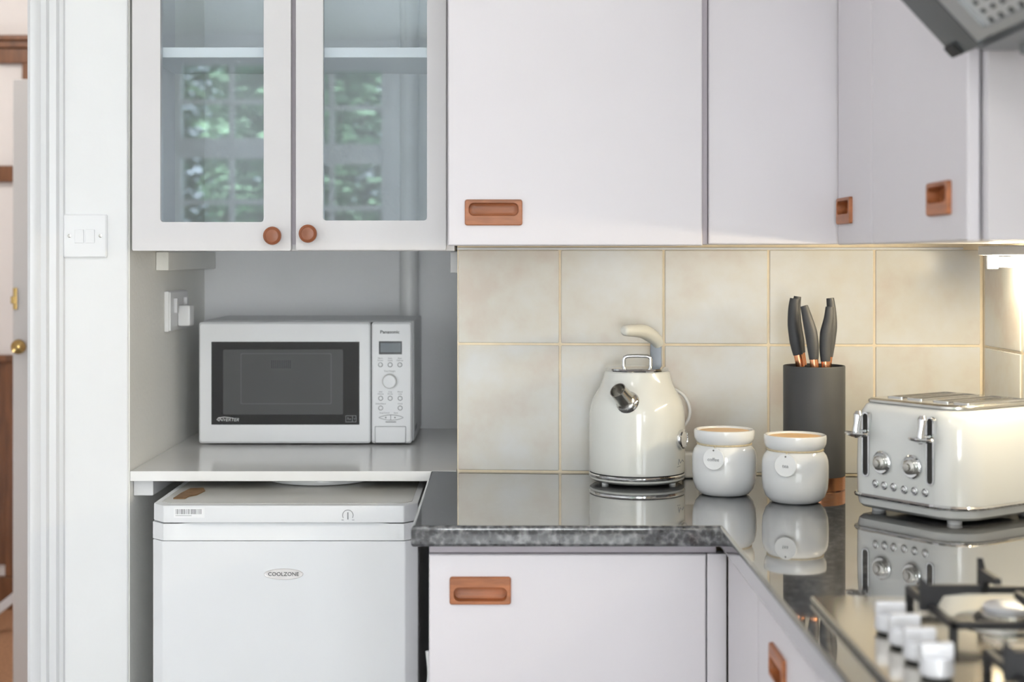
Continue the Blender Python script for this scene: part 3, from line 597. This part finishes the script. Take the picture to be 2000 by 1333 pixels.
obj('button_symbol', J(*[MV(XF(LATHE([(0, 0), (0.0017, 0), (0.0017, 0.0006), (0, 0.0006)], 12), FRONT), mx(q), -0.0011, mz(816)) for q in (753.5, 771.5)]), 'print_grey', sb)
obj('button_lettering', J(MV(TEXT('Stop/Cancel', 0.0044, 1.0, 0.0002), mx(751), -0.0002, mz(807)), MV(TEXT('Start', 0.0046, 1.0, 0.0002), mx(773), -0.0002, mz(807)), BOX(mx(753), mx(773.5), -0.0004, 0.0002, mz(825.6), mz(823.8))), 'print_grey', mp_)
fl = RR(mx(792) - mx(733), mz(834) - mz(865), 0.002, 3, (mx(792) + mx(733)) / 2, (mz(834) + mz(865)) / 2)
obj('door_button', PRISM(RR(mx(791.2) - mx(733.8), mz(834.8) - mz(865), 0.002, 3, (mx(792) + mx(733)) / 2, (mz(834) + mz(865)) / 2), -0.002, 0.001, 'y', 0.0004), 'appliance_white', mp_)
obj('door_button_gap', RING(RR(mx(793) - mx(732), mz(833) - mz(866), 0.002, 3, (mx(792) + mx(733)) / 2, (mz(834) + mz(865)) / 2), fl, -0.0006, 0.001), 'print_grey', mp_)
obj('seam', BOX(mx(723.4), mx(725.8), 0.006, 0.031, zb + 0.001, zt - 0.001), 'black_rubber', mw)
for fxx in (-HWm + 0.04, HWm - 0.07):
    for fyy in (0.05, 0.28): obj('foot', MV(LATHE([(0, 0), (0.010, 0), (0.011, zb + 0.002), (0, zb + 0.002)], 16), fxx, fyy, 0), 'black_rubber', mw)
obj('side_vent', J(*[BOX(HWm + 0.0035, HWm + 0.0046, 0.05 + i * 0.03, 0.066 + i * 0.03, zb + 0.02, zb + 0.032) for i in range(3)]), 'print_grey', mw)

# ------------------------------------------------------------------ kettle
kt = thing('kettle', 'cream enamel kettle with chrome spout and lid on the worktop', 'kettle', (0.2453, 2.768, CT))
obj('power_base', LATHE([(0, 0.0035), (0.070, 0.0035), (0.080, 0.0045), (0.0862, 0.0085), (0.0872, 0.0118), (0, 0.0118)], 64), 'cream_enamel', kt)
for a in (60, 180, 300): obj('foot', MV(LATHE([(0, 0), (0.006, 0), (0.006, 0.005), (0, 0.005)], 12), 0.07 * math.cos(R(a + 30)), 0.07 * math.sin(R(a + 30)), 0), 'white_plastic', kt)
obj('base_ring', LATHE([(0, 0.0118), (0.0868, 0.0118), (0.0880, 0.0138), (0.0880, 0.0168), (0.0866, 0.0186), (0, 0.0186)], 64), 'chrome', kt)
obj('base_seam', LATHE([(0, 0.0186), (0.0858, 0.0186), (0.0858, 0.0208), (0, 0.0208)], 64), 'black_rubber', kt)
body = [(0, 0.0208), (0.0866, 0.0208), (0.0874, 0.026), (0.0876, 0.06), (0.0876, 0.10), (0.0872, 0.118), (0.0862, 0.130), (0.0842, 0.141), (0.0810, 0.1505), (0.0765, 0.159), (0.0715, 0.167), (0.0672, 0.175), (0.0640, 0.183), (0.0617, 0.191), (0.0602, 0.198), (0.0595, 0.2012), (0.057, 0.203), (0, 0.203)]
obj('body', LATHE(body, 72), 'cream_enamel', kt)
ld = obj('lid', LATHE([(0.05, 0.2025), (0.0570, 0.203), (0.0580, 0.2055), (0.0565, 0.2085), (0.053, 0.209), (0.035, 0.2115), (0, 0.2125)], 64), 'chrome', kt, 'chrome lid')
hp = [(-0.0245, 0, 0.2085), (-0.0245, 0, 0.2235), (-0.0225, 0, 0.2275), (-0.018, 0, 0.2295), (0, 0, 0.2302), (0.018, 0, 0.2295), (0.0225, 0, 0.2275), (0.0245, 0, 0.2235), (0.0245, 0, 0.2085)]
obj('lid_handle', MV(TUBE(hp, 0.0036, 12), 0.0, -0.005, 0.0), 'chrome', ld, 'arched chrome lid handle')
A = Vector((-0.026, -0.072, 0.155)); D = Vector((-0.0225, -0.026, 0.028)).normalized()
def onaxis(prof, base, d, n=32):
    q = Vector((0, 0, 1)).rotation_difference(d).to_matrix().to_4x4()
    return XF(LATHE(prof, n), Matrix.Translation(base) @ q)
sp = obj('spout', onaxis([(0.0, -0.02), (0.0200, -0.02), (0.0205, 0.000), (0.0165, 0.005), (0.0155, 0.020), (0.0150, 0.032), (0.0134, 0.032), (0.0134, 0.006), (0, 0.006)], A, D), 'brushed_steel', kt, 'short chrome spout')
obj('spout_collar', onaxis([(0.0195, -0.012), (0.0225, -0.010), (0.0228, -0.005), (0.0200, 0.001), (0.0150, 0.004), (0.0150, -0.012), (0.0195, -0.012)], A, D), 'chrome', sp)
# handle: steel bracket behind the lid, cream grip reaching forward over it
U = Vector((-0.62, -0.78, 0)).normalized()
B0 = Vector((0.038, 0.036, 0.195))
obj('bracket', XF(BOX(-0.0105, 0.0105, -0.003, 0.003, 0.0, 0.063, 0.001), Matrix.Translation(B0) @ Matrix.Rotation(R(-8), 4, 'Z') @ Matrix.Rotation(R(-3), 4, 'X')), 'dark_steel', kt, 'flat steel handle bracket')
def kp(px, py, y): Yw = 2.768 + y; return ((px - 982) * Yw / 2958 - 0.2453, y, 0.41 - (py - 503) * Yw / 2958)
gp = [kp(1286, 674, 0.042), kp(1281, 664, 0.036), kp(1270, 655, 0.025), kp(1256, 648, 0.010), kp(1242, 646, -0.008), kp(1228, 646, -0.022), kp(1220, 646, -0.030), kp(1217, 646, -0.033)]
obj('grip', TUBE(SMOOTHPATH(gp, 5), LERPR([0.0098, 0.0122, 0.0132, 0.0130, 0.0118, 0.0108, 0.0094, 0.0050], 5), 20), 'cream_plastic', kt, 'curved cream handle grip')
gd = Vector((0.86, -0.50, 0)).normalized()
gg = obj('gauge', onaxis([(0, -0.004), (0.0170, -0.004), (0.0180, 0.002), (0.0175, 0.006), (0.0150, 0.0075), (0.0145, 0.0055), (0, 0.0055)], gd * 0.0868 + Vector((0, 0, 0.083)), gd), 'chrome', kt, 'round chrome temperature gauge')
obj('gauge_face', onaxis([(0, 0.0052), (0.0143, 0.0052), (0.0143, 0.006), (0, 0.006)], gd * 0.0868 + Vector((0, 0, 0.083)), gd), 'white_plastic', gg)
lw = []
for k, (a0, a1, z0, z1) in enumerate([(-38, -36, 0.038, 0.048), (-36, -33, 0.048, 0.040), (-33, -27, 0.040, 0.045), (-27, -22, 0.045, 0.041), (-40, -33, 0.0345, 0.0350)]):
    lw.append(TUBE([(0.0878 * math.cos(R(a)), 0.0878 * math.sin(R(a)), z0 + (z1 - z0) * t / 4) for t, a in enumerate([a0 + (a1 - a0) * t / 4 for t in range(5)])], 0.0005, 6))
obj('logo', J(*lw), 'print_grey', kt, 'small grey script mark')
obj('cord', TUBE(SMOOTHPATH([(0.05, 0.066, 0.15), (0.074, 0.066, 0.162), (0.094, 0.066, 0.150), (0.104, 0.064, 0.128), (0.101, 0.062, 0.106), (0.086, 0.056, 0.085), (0.082, 0.045, 0.050), (0.090, 0.030, 0.046)]), 0.0032, 10), 'white_plastic', kt, 'white power cord looping behind the kettle')
tag(obj('plug', MV(J(BOX(-0.016, 0.013, -0.012, 0.016, 0, 0.048, 0.006, 3), BOX(-0.004, 0.0, -0.0125, -0.011, 0.012, 0.016)), 0.350, 2.812, CT + 0.0003), 'white_plastic'), 'white plug adaptor between the kettle and the coffee canister', 'plug')

# ------------------------------------------------------------------ canisters
def canister(name, label, loc, word, ts):
    t = thing(name, label, 'canister', loc)
    jar = [(0, 0.001), (0.036, 0.0), (0.0425, 0.003), (0.0495, 0.011), (0.0540, 0.024), (0.0553, 0.040), (0.0553, 0.060), (0.0545, 0.071), (0.0518, 0.079), (0.0475, 0.0845), (0.0455, 0.0870), (0.0455, 0.0895), (0.0490, 0.0930), (0.0515, 0.0990), (0.0522, 0.1080), (0.0515, 0.1122), (0.0495, 0.1130), (0.0470, 0.1120), (0.0458, 0.1085), (0.0458, 0.1040), (0, 0.1040)]
    obj('jar', LATHE(jar, 56), 'ceramic', t)
    obj('lid', LATHE([(0, 0.1041), (0.0455, 0.1041), (0.0455, 0.1085), (0.0440, 0.1098), (0.030, 0.1100), (0, 0.1096)], 48), 'bamboo', t, 'pale wooden lid')
    tw = obj('twine', LATHE([(0.0452, 0.0862), (0.0472, 0.0868), (0.0478, 0.0880), (0.0472, 0.0892), (0.0452, 0.0898), (0.0452, 0.0862)], 48), 'twine', t)
    an = R(-116); dx, dy = math.cos(an), math.sin(an)
    M = Matrix.Translation((dx * 0.0572, dy * 0.0572, 0.0675)) @ Matrix.Rotation(an + R(90), 4, 'Z') @ Matrix.Rotation(R(-3), 4, 'X')
    tg = obj('tag', XF(XF(LATHE([(0.0022, 0), (0.0180, 0), (0.0188, 0.001), (0.0188, 0.0028), (0.0180, 0.0034), (0, 0.0034), (0, 0)], 40), FRONT), M), 'ceramic', t, 'round white tag with the word ' + word)
    obj('lettering', XF(MV(TEXT(word, ts, 1.0, 0.0003), 0, -0.0036, -0.001), M), 'print_grey', tg)
    obj('tag_hole', XF(MV(XF(LATHE([(0, 0), (0.0014, 0), (0.0014, 0.0004), (0, 0.0004)], 12), FRONT), 0, -0.0034, 0.0145), M), 'print_dark', tg)
    obj('tag_string', TUBE([M @ Vector((0, -0.0036, 0.0145)), M @ Vector((0.0, 0.001, 0.019)), (dx * 0.0480, dy * 0.0480, 0.0880)], 0.0007, 6), 'twine', tg)
    return t
canister('coffee_canister', 'round white ceramic canister with a coffee tag next to the kettle', (0.3835, 2.622, CT), 'coffee', 0.0085)
canister('tea_canister', 'round white ceramic canister with a tea tag in front of the knife block', (0.4905, 2.541, CT), 'tea', 0.0085)

# ------------------------------------------------------------------ knife block and knives
kb = thing('knife_block', 'tall charcoal cylinder knife block with a copper base ring', 'knife block', (0.553, 2.69, CT))
obj('base_ring', LATHE([(0, 0.0), (0.0528, 0.0), (0.0541, 0.0015), (0.0541, 0.024), (0, 0.024)], 56), 'copper', kb)
obj('body', LATHE([(0, 0.0242), (0.0541, 0.0242), (0.0543, 0.03), (0.0543, 0.2165), (0.0537, 0.218), (0.0520, 0.218), (0.0515, 0.2165), (0.0515, 0.206), (0, 0.206)], 56), 'charcoal', kb)
obj('bristles', J(*[TUBE([(r * math.cos(a), r * math.sin(a), 0.205), (r * math.cos(a), r * math.sin(a), 0.2135)], 0.0012, 5) for r, a in [(0.05 * math.sqrt(random.random()), random.random() * 6.283) for _ in range(420)]]), 'bristle', kb)['kind'] = 'stuff'
def knife(label, pts, rad, y, turn=0):
    # pts: (dx, z) up the handle relative to the block centre
    base = pts[0]
    t = thing('kitchen_knife', label, 'knife', (0.553 + base[0], 2.69 + y, CT + 0.2085), 0, 'knives in the block')
    P = [(a - base[0], 0.0, b - 0.2085) for a, b in pts]
    d0 = (Vector(P[1]) - Vector(P[0])).normalized()
    obj('grip', TUBE(SMOOTHPATH(P, 6), LERPR([q * 1.1 for q in rad], 6), 18, flat=0.78), 'knife_grip', t, angle=50)
    r0 = rad[0]
    obj('collar', TUBE([Vector(P[0]) + d0 * 0.0005, Vector(P[0]) - d0 * 0.010, Vector(P[0]) - d0 * 0.022], [r0 * 1.02, r0 * 1.0, r0 * 0.98], 18, flat=0.80), 'copper', t, 'copper collar')
    q = Vector(P[0]) - d0 * 0.02
    obj('blade', BOX(q.x - 0.006, q.x + 0.006, -0.001, 0.001, -0.004, q.z + 0.001), 'blade', t)
def kz(px, py): return ((px - 1590.5) / 1100, 0.218 + (714 - py) / 1100)
knife('dark grey knife at the left back of the block with a copper collar', [kz(1562, 694), kz(1557, 668), kz(1553, 635), kz(1553, 605), kz(1556, 584)], [0.0080, 0.0100, 0.0098, 0.0090, 0.0085], 0.012)
knife('dark grey knife mostly hidden behind the leftmost knife', [kz(1572, 692), kz(1568, 668), kz(1563, 635), kz(1562, 605), kz(1565, 580)], [0.0070, 0.0088, 0.0086, 0.0075, 0.0060], 0.032)
knife('dark grey knife leaning left at the front left of the block', [kz(1586, 701), kz(1584, 675), kz(1580, 648), kz(1573, 620), kz(1567, 597)], [0.0075, 0.0098, 0.0102, 0.0082, 0.0060], -0.018)
knife('dark grey knife at the front right of the block', [kz(1609, 705), kz(1608, 678), kz(1610, 650), kz(1615, 622), kz(1617, 599)], [0.0076, 0.0092, 0.0098, 0.0080, 0.0064], -0.016)
knife('dark grey knife at the right back of the block', [kz(1623, 698), kz(1626, 668), kz(1629, 640), kz(1629, 612), kz(1626, 583)], [0.0070, 0.0088, 0.0090, 0.0078, 0.0062], 0.018)

# ------------------------------------------------------------------ toaster
TO = Vector((0.6307, 2.368)); TA = -56.0; TW, TL = 0.224, 0.238
to = thing('toaster', 'cream four-slice toaster with chrome levers in the corner of the worktop', 'toaster', (TO.x, TO.y, CT), TA)
tux = (math.cos(R(TA)), math.sin(R(TA)))
def tu(px):
    k = (px - 982) / 2958; return (k * TO.y - TO.x) / (tux[0] - k * tux[1])
def tz(px, py): return 0.41 - (py - 503) * (TO.y + tu(px) * tux[1]) / 2958
def tloop(d, z):
    pts = []
    for sx, sy, a0, r in ((1, -1, -90, 0.058), (1, 1, 0, 0.045), (-1, 1, 90, 0.045), (-1, -1, 180, 0.030)):
        r = max(0.005, r - d)
        for i in range(9):
            a = R(a0 + 90 * i / 8)
            pts.append((-0.006 + sx * (TW / 2 - d - r) + r * math.cos(a), TL / 2 + sy * (TL / 2 - d - r) + r * math.sin(a), z))
    return pts
obj('body', LOFT([tloop(0.0, 0.030), tloop(-0.0005, 0.08), tloop(0.0005, 0.12), tloop(0.0035, 0.148), tloop(0.0075, 0.162), tloop(0.0135, 0.1715), tloop(0.0215, 0.1765)]), 'toaster_cream', to)
obj('base_trim', LOFT([tloop(0.001, 0.0235), tloop(-0.0045, 0.0245), tloop(-0.0055, 0.0275), tloop(-0.0035, 0.0302), tloop(0.002, 0.0306)]), 'chrome', to)
obj('base', LOFT([tloop(0.018, 0.0055), tloop(0.009, 0.007), tloop(0.003, 0.012), tloop(0.0, 0.0234)]), 'toaster_cream', to)
for fx_ in (-TW / 2 + 0.027, TW / 2 - 0.045):
    for fy_ in (0.033, TL - 0.033): obj('foot', MV(LATHE([(0, 0), (0.011, 0), (0.012, 0.008), (0, 0.008)], 16), fx_, fy_, 0), 'white_plastic', to)
tp = obj('top_plate', LOFT([tloop(0.0195, 0.1745), tloop(0.0170, 0.1765), tloop(0.0175, 0.1800), tloop(0.0215, 0.1825)]), 'brushed_steel', to)
for sx_ in (-0.066, -0.026, 0.026, 0.066):
    sl = obj('slot', BOX(sx_ - 0.013, sx_ + 0.013, 0.050, TL - 0.050, 0.1824, 0.1832, 0.0002), 'slot_dark', tp)
    obj("slot_rim", XF(RING(RR(0.032, TL - 0.094, 0.005, 4, 0, 0), RR(0.026, TL - 0.100, 0.004, 4, 0, 0), -0.1848, -0.1822), Matrix.Translation((sx_, TL / 2, 0)) @ Matrix.Rotation(R(-90), 4, 'X')), 'chrome', sl)
# front face
for px_, y0_, y1_ in ((1692, 808, 928), (1818, 818, 946)):
    u = tu(px_); z1, z0 = tz(px_, y0_), tz(px_, y1_)
    ls = obj('lever_slot', PRISM(RR(0.011, z1 - z0, 0.005, 4, u, (z0 + z1) / 2), -0.0015, 0.006, 'y'), 'slot_dark', to)
    obj('lever_slot_rim', RING(RR(0.015, z1 - z0 + 0.005, 0.0072, 4, u, (z0 + z1) / 2), RR(0.010, z1 - z0, 0.0048, 4, u, (z0 + z1) / 2), -0.0028, 0.004), 'chrome', ls)
    zl = z1 - 0.031
    lv = obj('lever', J(BOX(u - 0.004, u + 0.004, -0.022, 0.004, zl - 0.004, zl + 0.006, 0.002), TUBE([(u, -0.022, zl - 0.006), (u, -0.024, zl + 0.004), (u, -0.022, zl + 0.016), (u, -0.019, zl + 0.030), (u, -0.018, zl + 0.036)], [0.004, 0.0065, 0.0052, 0.0075, 0.004], 14)), 'chrome', to, 'chrome lever')
    obj('lever_paddle', MV(XF(LATHE([(0, -0.0055), (0.012, -0.005), (0.0220, -0.002), (0.0240, 0.0005), (0.0220, 0.0025), (0.012, 0.0035), (0, 0.004)], 28), Matrix.Diagonal((1, 0.55, 1, 1))), u, -0.022, zl), 'chrome', lv)
for px_, py_ in ((1724, 904), (1783, 912)):
    u, z = tu(px_), tz(px_, py_)
    dl = obj('dial', MV(XF(LATHE([(0, 0), (0.0165, 0), (0.0185, 0.003), (0.0185, 0.006), (0.0165, 0.008), (0.0140, 0.0075), (0, 0.0075)], 32), FRONT), u, 0.002, z), 'chrome', to, 'round chrome browning dial')
    obj('dial_grip', MV(XF(LATHE([(0, 0.005), (0.0125, 0.005), (0.0115, 0.013), (0.0095, 0.0145), (0.006, 0.0150), (0.0055, 0.019), (0, 0.0195)], 24), FRONT), u, 0.002, z), 'brushed_steel', dl)
bm_ = MESH('button', XF(LATHE([(0, 0), (0.0066, 0), (0.0066, 0.003), (0.0055, 0.004), (0.0048, 0.0025), (0.0040, 0.0042), (0, 0.0056)], 20), FRONT), 'chrome')
for px_, py_ in zip((1711, 1728, 1746, 1767, 1787, 1808), (945, 949, 952, 957, 960, 963)):
    o = obj('button', bm_, None, to); o.location = (tu(px_), 0.001, tz(px_, py_))

# ------------------------------------------------------------------ gas hob
HBX, HBY = 0.365, 1.80
hb = thing('gas_hob', 'stainless steel gas hob with four knobs and black pan supports', 'hob', (0.6, 1.52, CT))
def hx(x): return x - 0.6
def hy(y): return y - 1.52
obj('plate', BOX(hx(HBX), hx(0.845), hy(1.235), hy(HBY), 0.0005, 0.008, 0.003), 'hob_steel', hb)
for y_ in (1.62, 1.563, 1.506, 1.447):
    k_ = obj('knob', MV(LATHE([(0.0, 0.011), (0.0150, 0.011), (0.0165, 0.013), (0.0160, 0.026), (0.0150, 0.029), (0, 0.029)], 28), hx(0.4145), hy(y_), 0.0), 'knob_silver', hb, 'silver control knob')
    obj('knob_base', MV(LATHE([(0.0, 0.0078), (0.0140, 0.0078), (0.0140, 0.0112), (0, 0.0112)], 24), hx(0.4145), hy(y_), 0.0), 'black_rubber', k_)
    obj('knob_bar', MV(BOX(-0.0158, 0.0158, -0.0055, 0.0055, 0.028, 0.042, 0.002), hx(0.4145), hy(y_), 0.0), 'knob_silver', k_)
for bx_, by_, br in ((0.555, 1.665, 0.030), (0.555, 1.385, 0.038), (0.745, 1.665, 0.038), (0.745, 1.385, 0.028)):
    b_ = obj('burner', MV(LATHE([(0, 0.008), (br + 0.028, 0.008), (br + 0.026, 0.0105), (br + 0.004, 0.0115), (br, 0.012), (br, 0.020), (br - 0.003, 0.022), (0, 0.022)], 36), hx(bx_), hy(by_), 0.0), 'brushed_steel', hb)
    obj('burner_cap', MV(LATHE([(0, 0.0215), (br - 0.004, 0.0215), (br - 0.003, 0.026), (br - 0.007, 0.029), (0, 0.030)], 32), hx(bx_), hy(by_), 0.0), 'knob_silver', b_)
    obj('burner_skirt', MV(LATHE([(br + 0.003, 0.0112), (br + 0.006, 0.0112), (br + 0.005, 0.0150), (br + 0.0005, 0.0150), (br + 0.003, 0.0112)], 32), hx(bx_), hy(by_), 0.0), 'cast_iron', b_)
def support(cx, cy):
    hwid = 0.085; T = 0.0042; parts = []
    q = [(-hwid, -hwid), (hwid, -hwid), (hwid, hwid), (-hwid, hwid)]
    for (a, b) in zip(q, q[1:] + q[:1]):
        parts.append(BOX(min(a[0], b[0]) - T, max(a[0], b[0]) + T, min(a[1], b[1]) - T, max(a[1], b[1]) + T, 0.022, 0.030, 0.0015))
    for a in q: parts.append(BOX(a[0] - T, a[0] + T, a[1] - T, a[1] + T, 0.008, 0.024, 0.0015))
    for sx, sy in ((1, 0), (-1, 0), (0, 1), (0, -1)):
        e = Vector((sx, sy)); s_ = Vector((-sy, sx))
        o_ = e * (hwid + 0.012); i_ = e * 0.030
        pr = [(hwid + 0.012, 0.022), (hwid + 0.012, 0.060), (hwid + 0.002, 0.050), (0.032, 0.050), (0.030, 0.043), (hwid - 0.014, 0.038), (hwid - 0.004, 0.022)]
        M = Matrix(((sx, -sy, 0, 0), (sy, sx, 0, 0), (0, 0, 1, 0), (0, 0, 0, 1)))
        parts.append(XF(PRISM(pr, -0.0035, 0.0035, 'y'), M))
    return MV(J(*parts), hx(cx), hy(cy), 0.0)
for cx, cy in ((0.555, 1.665), (0.555, 1.385), (0.745, 1.665), (0.745, 1.385)):
    obj('pan_support', support(cx, cy), 'cast_iron', hb, 'black cast iron pan support')

# ------------------------------------------------------------------ ceiling lamps added out of view as fill light
cl = thing('added_ceiling_lamp', 'round white ceiling lamp added out of view as kitchen fill light', 'lamp', (-0.6, 0.7, ZC))  # unseen fitting, added to lift the kitchen fill
obj('base', LATHE([(0, 0), (0.20, 0), (0.20, -0.03), (0, -0.03)], 40), 'gloss_trim', cl)
obj('diffuser', LATHE([(0, -0.10), (0.10, -0.092), (0.16, -0.07), (0.19, -0.0305), (0, -0.0305)], 40), 'fill_lamp_glow', cl)
hl = thing('added_hall_lamp', 'round white ceiling lamp added out of view to light the hallway', 'lamp', (-1.9, 4.3, ZC))  # unseen fitting, added because the hallway needs light
obj('base', LATHE([(0, 0), (0.16, 0), (0.16, -0.03), (0, -0.03)], 40), 'gloss_trim', hl)
obj('diffuser', LATHE([(0, -0.10), (0.10, -0.092), (0.14, -0.06), (0.15, -0.0305), (0, -0.0305)], 40), 'fill_lamp_glow', hl)
light('hall_fill_light', 'POINT', (-1.9, 4.3, ZC - 0.16), (0, 0, 0), 52, (1, 0.96, 0.93)).data.shadow_soft_size = 0.12
light('kitchen_fill_light', 'POINT', (-0.6, 0.7, ZC - 0.2), (0, 0, 0), 14, (1, 0.96, 0.93)).data.shadow_soft_size = 0.15

# ------------------------------------------------------------------ garden seen in the glass reflections
gr = tag(obj('garden_lawn', BOX(-8, 6, -14, YR - 0.14, -0.36, -0.315), 'lawn'), 'green lawn outside the window', 'lawn')
def shrub(label, x, y, h_, r_, n, seed):
    rnd = random.Random(seed)
    t = thing('garden_tree', label, 'tree', (x, y, -0.3095), 0, 'garden trees outside the window')
    obj('trunk', TUBE([(0, 0, 0), (0.05, 0, h_ * 0.4), (0, 0.05, h_ * 0.8)], [0.09, 0.07, 0.03], 8), 'bark', t)
    bm = bmesh.new()
    for i in range(n):
        a = rnd.random() * 6.283; q = rnd.random() ** 0.4; zz = rnd.random()
        rr = r_ * q * (0.55 + 0.45 * math.sin(math.pi * min(1, zz * 1.05)))
        p = Vector((rr * math.cos(a), rr * math.sin(a), 0.3 + zz * h_ + 0.05))
        M = Matrix.Translation(p) @ Matrix.Rotation(rnd.random() * 6.28, 4, 'Z') @ Matrix.Rotation(rnd.uniform(-0.9, 0.9), 4, 'X')
        l = rnd.uniform(0.05, 0.10)
        vs = [bm.verts.new(M @ Vector(c)) for c in ((-l, 0, 0), (0, -l * 0.45, 0.02), (l, 0, 0), (0, l * 0.45, 0.02))]
        bm.faces.new(vs)
    obj('foliage', bm, 'leaf', t)['kind'] = 'stuff'
for a, lb in (((-3.7, -6.2, 4.2, 1.0), 'shorter leafy garden tree at the left outside the window'), ((-1.3, -6.2, 4.0, 1.05), 'leafy garden tree nearest the window'),
              ((-2.6, -8.6, 5.6, 1.3), 'tallest leafy garden tree far behind the lawn'), ((0.2, -8.3, 5.0, 1.2), 'leafy garden tree at the right outside the window')):
    shrub(lb, *a, 17000, int(40 + a[0] * 3))
